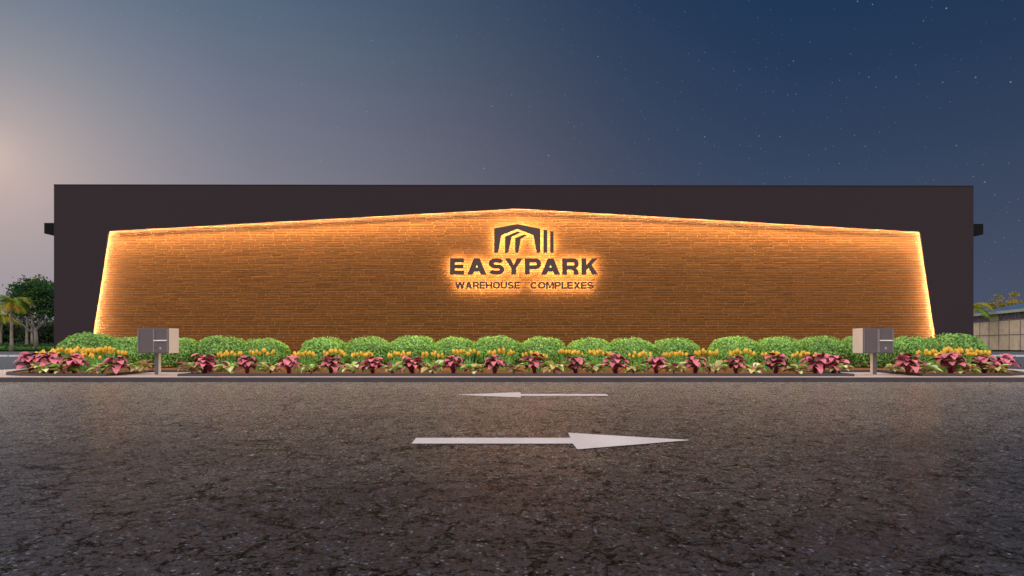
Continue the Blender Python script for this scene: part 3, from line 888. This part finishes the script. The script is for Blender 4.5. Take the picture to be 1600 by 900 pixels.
# far wood closing the view on the left
b=MB(); r=random.Random(78)
for i in range(9000):
    X=r.uniform(-190,-60); Y=r.uniform(128,140); top=6.2+1.6*math.sin(X*.21)+1.2*math.sin(X*.53+2)
    zq=top*r.random()**.7; k=r.uniform(.6,1.4); L=r.uniform(.7,1.3)
    leaf_quad(b,Vector((X,Y,GZ+zq)),Vector((r.gauss(0,.7),r.gauss(-1,.6),r.gauss(.3,.6))).normalized(),Vector((r.gauss(0,1),r.gauss(0,1),r.gauss(0,1))),L,L*.7,(.030*k,.042*k,.022*k))
o=b.build('far_wood',M['treeleaf']); tag(o,kind='stuff')

# ---------------------------------------------------------------- building at the right
A=Vector((px(1505,95.5),95.5)); Bp=Vector((px(1700,66.5),66.5))
dirv=(Bp-A).normalized(); Lw=(Bp-A).length; ang=math.atan2(dirv.y,dirv.x)
fb=thing('panel_building','low beige panelled building with blue metal roof beyond the right driveway','building',(A.x,A.y,GZ),ang)
eave=4.95
b=MB(); b.box(0,Lw,0,14,0,eave-.9); b.build('wall',M['panel'],fb)
b=MB(); b.box(0,Lw,.06,14,eave-.9,eave); b.build('upper_wall',M['panel'],fb)
b=MB(); step=2.75; k=0; x=.0
vert=[]
while x<Lw: vert.append(x); x+=step
for x in vert: b.box(x-.05,x+.05,-.06,-.002,0,eave-.02)
b.build('mullion_post',M['mullion'],fb)
for z_ in (2.05,eave-.92):
    b=MB(); b.box(0,Lw,-.045,-.003,z_-.045,z_+.045); b.build('rail',M['mullion'],fb)
for i in range(len(vert)-1):
    if i%4==3: continue
    x0,x1=vert[i]+.1,vert[i+1]-.1
    b=MB(); b.box(x0,x1,-.02,.055,eave-.82,eave-.06); w_=b.build('window',M['glass_dark'],fb)
    for q in range(1,3):
        b=MB(); xm=x0+(x1-x0)*q/3; b.box(xm-.045,xm+.045,-.05,-.021,eave-.82,eave-.06)
        b.build('window_bar',M['mullion'],w_)
b=MB(); b.box(-.3,Lw+.3,-.55,-.42,eave-.02,eave+.34); b.build('fascia',M['fascia'],fb)
b=MB(); yr=9.0; zr=eave+2.35
b.add([(-.3,-.42,eave+.33),(Lw+.3,-.42,eave+.33),(Lw+.3,yr,zr),(-.3,yr,zr),(-.3,18.5,eave+.33),(Lw+.3,18.5,eave+.33),(-.3,-.42,eave-.02),(Lw+.3,-.42,eave-.02),(-.3,18.5,eave-.02),(Lw+.3,18.5,eave-.02)],
      [(0,1,2,3),(3,2,5,4),(6,8,9,7),(0,6,7,1),(4,5,9,8),(0,3,4,8,6),(1,7,9,5,2)])
b.build('roof',M['roofblue'],fb,recalc=True)
for i,(p,d,h,w,lb) in enumerate([(1557,118,10.6,1.9,'yellow green tree peeking over the blue roof nearest the palm'),(1586,118,11.1,2.0,'yellow green tree with the highest top over the blue roof'),
                          (1606,120,9.8,1.8,'yellow green tree cut by the right edge above the blue roof')]):
    t=thing('slender_tree',lb,'tree',(px(p,d),d,GZ),0,'trees beyond the blue roof')
    b=MB(); b.tube([(0,0,-.1),(0,0,h*.92)],[.2,.04],7); b.build('trunk',M['bark'],t)
    bl_=[(0,0,h*.62,w*1.1,w,h*.14),(0,0,h*.76,w*.95,w*.8,h*.10),(-w*.5,0,h*.80,w*.4,w*.4,h*.05),(w*.55,0,h*.79,w*.4,w*.4,h*.05),(.1,0,h*.88,w*.5,w*.5,h*.07),(0,0,h*.96,w*.22,w*.2,h*.04)]
    link('crown',crown_mesh('crown',bl_,95,20,.30,YG,90+i,cs=.24),t)

# ---------------------------------------------------------------- sky
world=bpy.data.worlds.new('World'); scene.world=world; world.use_nodes=True
nt=world.node_tree; ns=nt.nodes; L=nt.links; ns.clear()
out=ns.new('ShaderNodeOutputWorld'); bg=ns.new('ShaderNodeBackground'); L.new(bg.outputs[0],out.inputs[0])
tc=ns.new('ShaderNodeTexCoord')
def vm(op,a=None,c=None):
    n=ns.new('ShaderNodeVectorMath'); n.operation=op
    for i,s in enumerate((a,c)):
        if s is None: continue
        if isinstance(s,(tuple,Vector)): n.inputs[i].default_value=s
        else: L.new(s,n.inputs[i])
    return n
def mt(op,a,c=0.0):
    n=ns.new('ShaderNodeMath'); n.operation=op
    for i,s in enumerate((a,c)):
        if isinstance(s,(int,float)): n.inputs[i].default_value=s
        else: L.new(s,n.inputs[i])
    return n.outputs[0]
D=vm('NORMALIZE',tc.outputs['Generated']).outputs[0]
Mn=Vector((-.860,1,.315)).normalized()
dot=vm('DOT_PRODUCT',D,tuple(Mn)).outputs['Value']
ang_=mt('DIVIDE',mt('ARCCOSINE',mt('MINIMUM',dot,.99999)),PI)   # 0..1 of 180 degrees
rp=ns.new('ShaderNodeValToRGB'); L.new(ang_,rp.inputs[0]); rp.color_ramp.interpolation='B_SPLINE'
stops=[(0,(.66,.50,.42)),(2.5,(.50,.392,.368)),(7,(.355,.305,.315)),(12,(.265,.243,.28)),(18,(.205,.195,.238)),(29,(.152,.148,.188)),(40,(.088,.088,.126)),(50,(.034,.053,.100)),(62,(.013,.040,.094)),(90,(.010,.033,.078)),(180,(.06,.065,.085))]
els=rp.color_ramp.elements
while len(els)<len(stops): els.new(.5)
for e,(a,c) in zip(els,stops): e.position=a/180.0; e.color=c4(c)
sx=ns.new('ShaderNodeSeparateXYZ'); L.new(D,sx.inputs[0])
zc_=mt('MAXIMUM',sx.outputs[2],0.0)
hz=mt('POWER',2.718,mt('MULTIPLY',zc_,-3.6))
hc=vm('SCALE',(.066,.056,.062)); L.new(hz,hc.inputs['Scale'])
base=vm('ADD',rp.outputs[0],hc.outputs[0]).outputs[0]
up_=ns.new('ShaderNodeMapRange'); L.new(sx.outputs[2],up_.inputs['Value']); up_.inputs['From Min'].default_value=.20; up_.inputs['From Max'].default_value=.52
um=ns.new('ShaderNodeMix'); um.data_type='RGBA'; L.new(up_.outputs[0],um.inputs[0]); um.inputs[6].default_value=(1,1,1,1); um.inputs[7].default_value=(.38,.68,.88,1)
base=vm('MULTIPLY',base,um.outputs[2]).outputs[0]
# stars
def stars(scale,rad,amp,seed):
    mp=ns.new('ShaderNodeVectorMath'); mp.operation='ADD'; L.new(D,mp.inputs[0]); mp.inputs[1].default_value=(seed,seed*.7,seed*.3)
    v=ns.new('ShaderNodeTexVoronoi'); v.inputs['Scale'].default_value=scale; L.new(mp.outputs[0],v.inputs['Vector'])
    mr=ns.new('ShaderNodeMapRange'); mr.inputs['From Min'].default_value=0; mr.inputs['From Max'].default_value=rad; mr.inputs['To Min'].default_value=1; mr.inputs['To Max'].default_value=0
    L.new(v.outputs['Distance'],mr.inputs['Value'])
    sc_=ns.new('ShaderNodeSeparateColor'); L.new(v.outputs['Color'],sc_.inputs[0])
    br=mt('MULTIPLY',mt('POWER',mr.outputs[0],1.5),mt('MULTIPLY',mt('POWER',sc_.outputs[0],3.0),amp))
    tint=ns.new('ShaderNodeMix'); tint.data_type='RGBA'; tint.inputs[6].default_value=(1,.75,.6,1); tint.inputs[7].default_value=(.7,.88,1,1); L.new(sc_.outputs[1],tint.inputs[0])
    r_=vm('SCALE',tint.outputs[2]); L.new(br,r_.inputs['Scale']); return r_.outputs[0]
st=vm('ADD',stars(70,.085,.8,3.1),stars(150,.15,.32,7.7)).outputs[0]
above=vm('SCALE',st); L.new(mt('MULTIPLY',mt('GREATER_THAN',sx.outputs[2],.02),mt('MINIMUM',mt('MULTIPLY',ang_,3.2),1.0)),above.inputs['Scale'])
fin=vm('ADD',base,above.outputs[0]).outputs[0]
L.new(fin,bg.inputs[0]); bg.inputs[1].default_value=1.0

sun=bpy.data.lights.new('moonlight','SUN'); so=bpy.data.objects.new('moonlight',sun); COL.objects.link(so)
sun.energy=4.3; sun.angle=R(150); sun.color=(1.0,.925,.885)
so.rotation_euler=Vector((-.04,-.60,.80)).to_track_quat('Z','Y').to_euler()   # added soft fill from above and behind the viewer, away from the moon glow
so.location=(0,-10,20)

vs_=scene.view_settings; vs_.view_transform='Standard'; vs_.look='None'; vs_.exposure=0; vs_.gamma=1; vs_.use_curve_mapping=False
scene.render.engine='CYCLES'
cy=scene.cycles
cy.use_denoising=True
cy.max_bounces=6; cy.diffuse_bounces=3; cy.glossy_bounces=3; cy.transmission_bounces=4
cy.sample_clamp_indirect=4
cy.caustics_reflective=False; cy.caustics_refractive=False
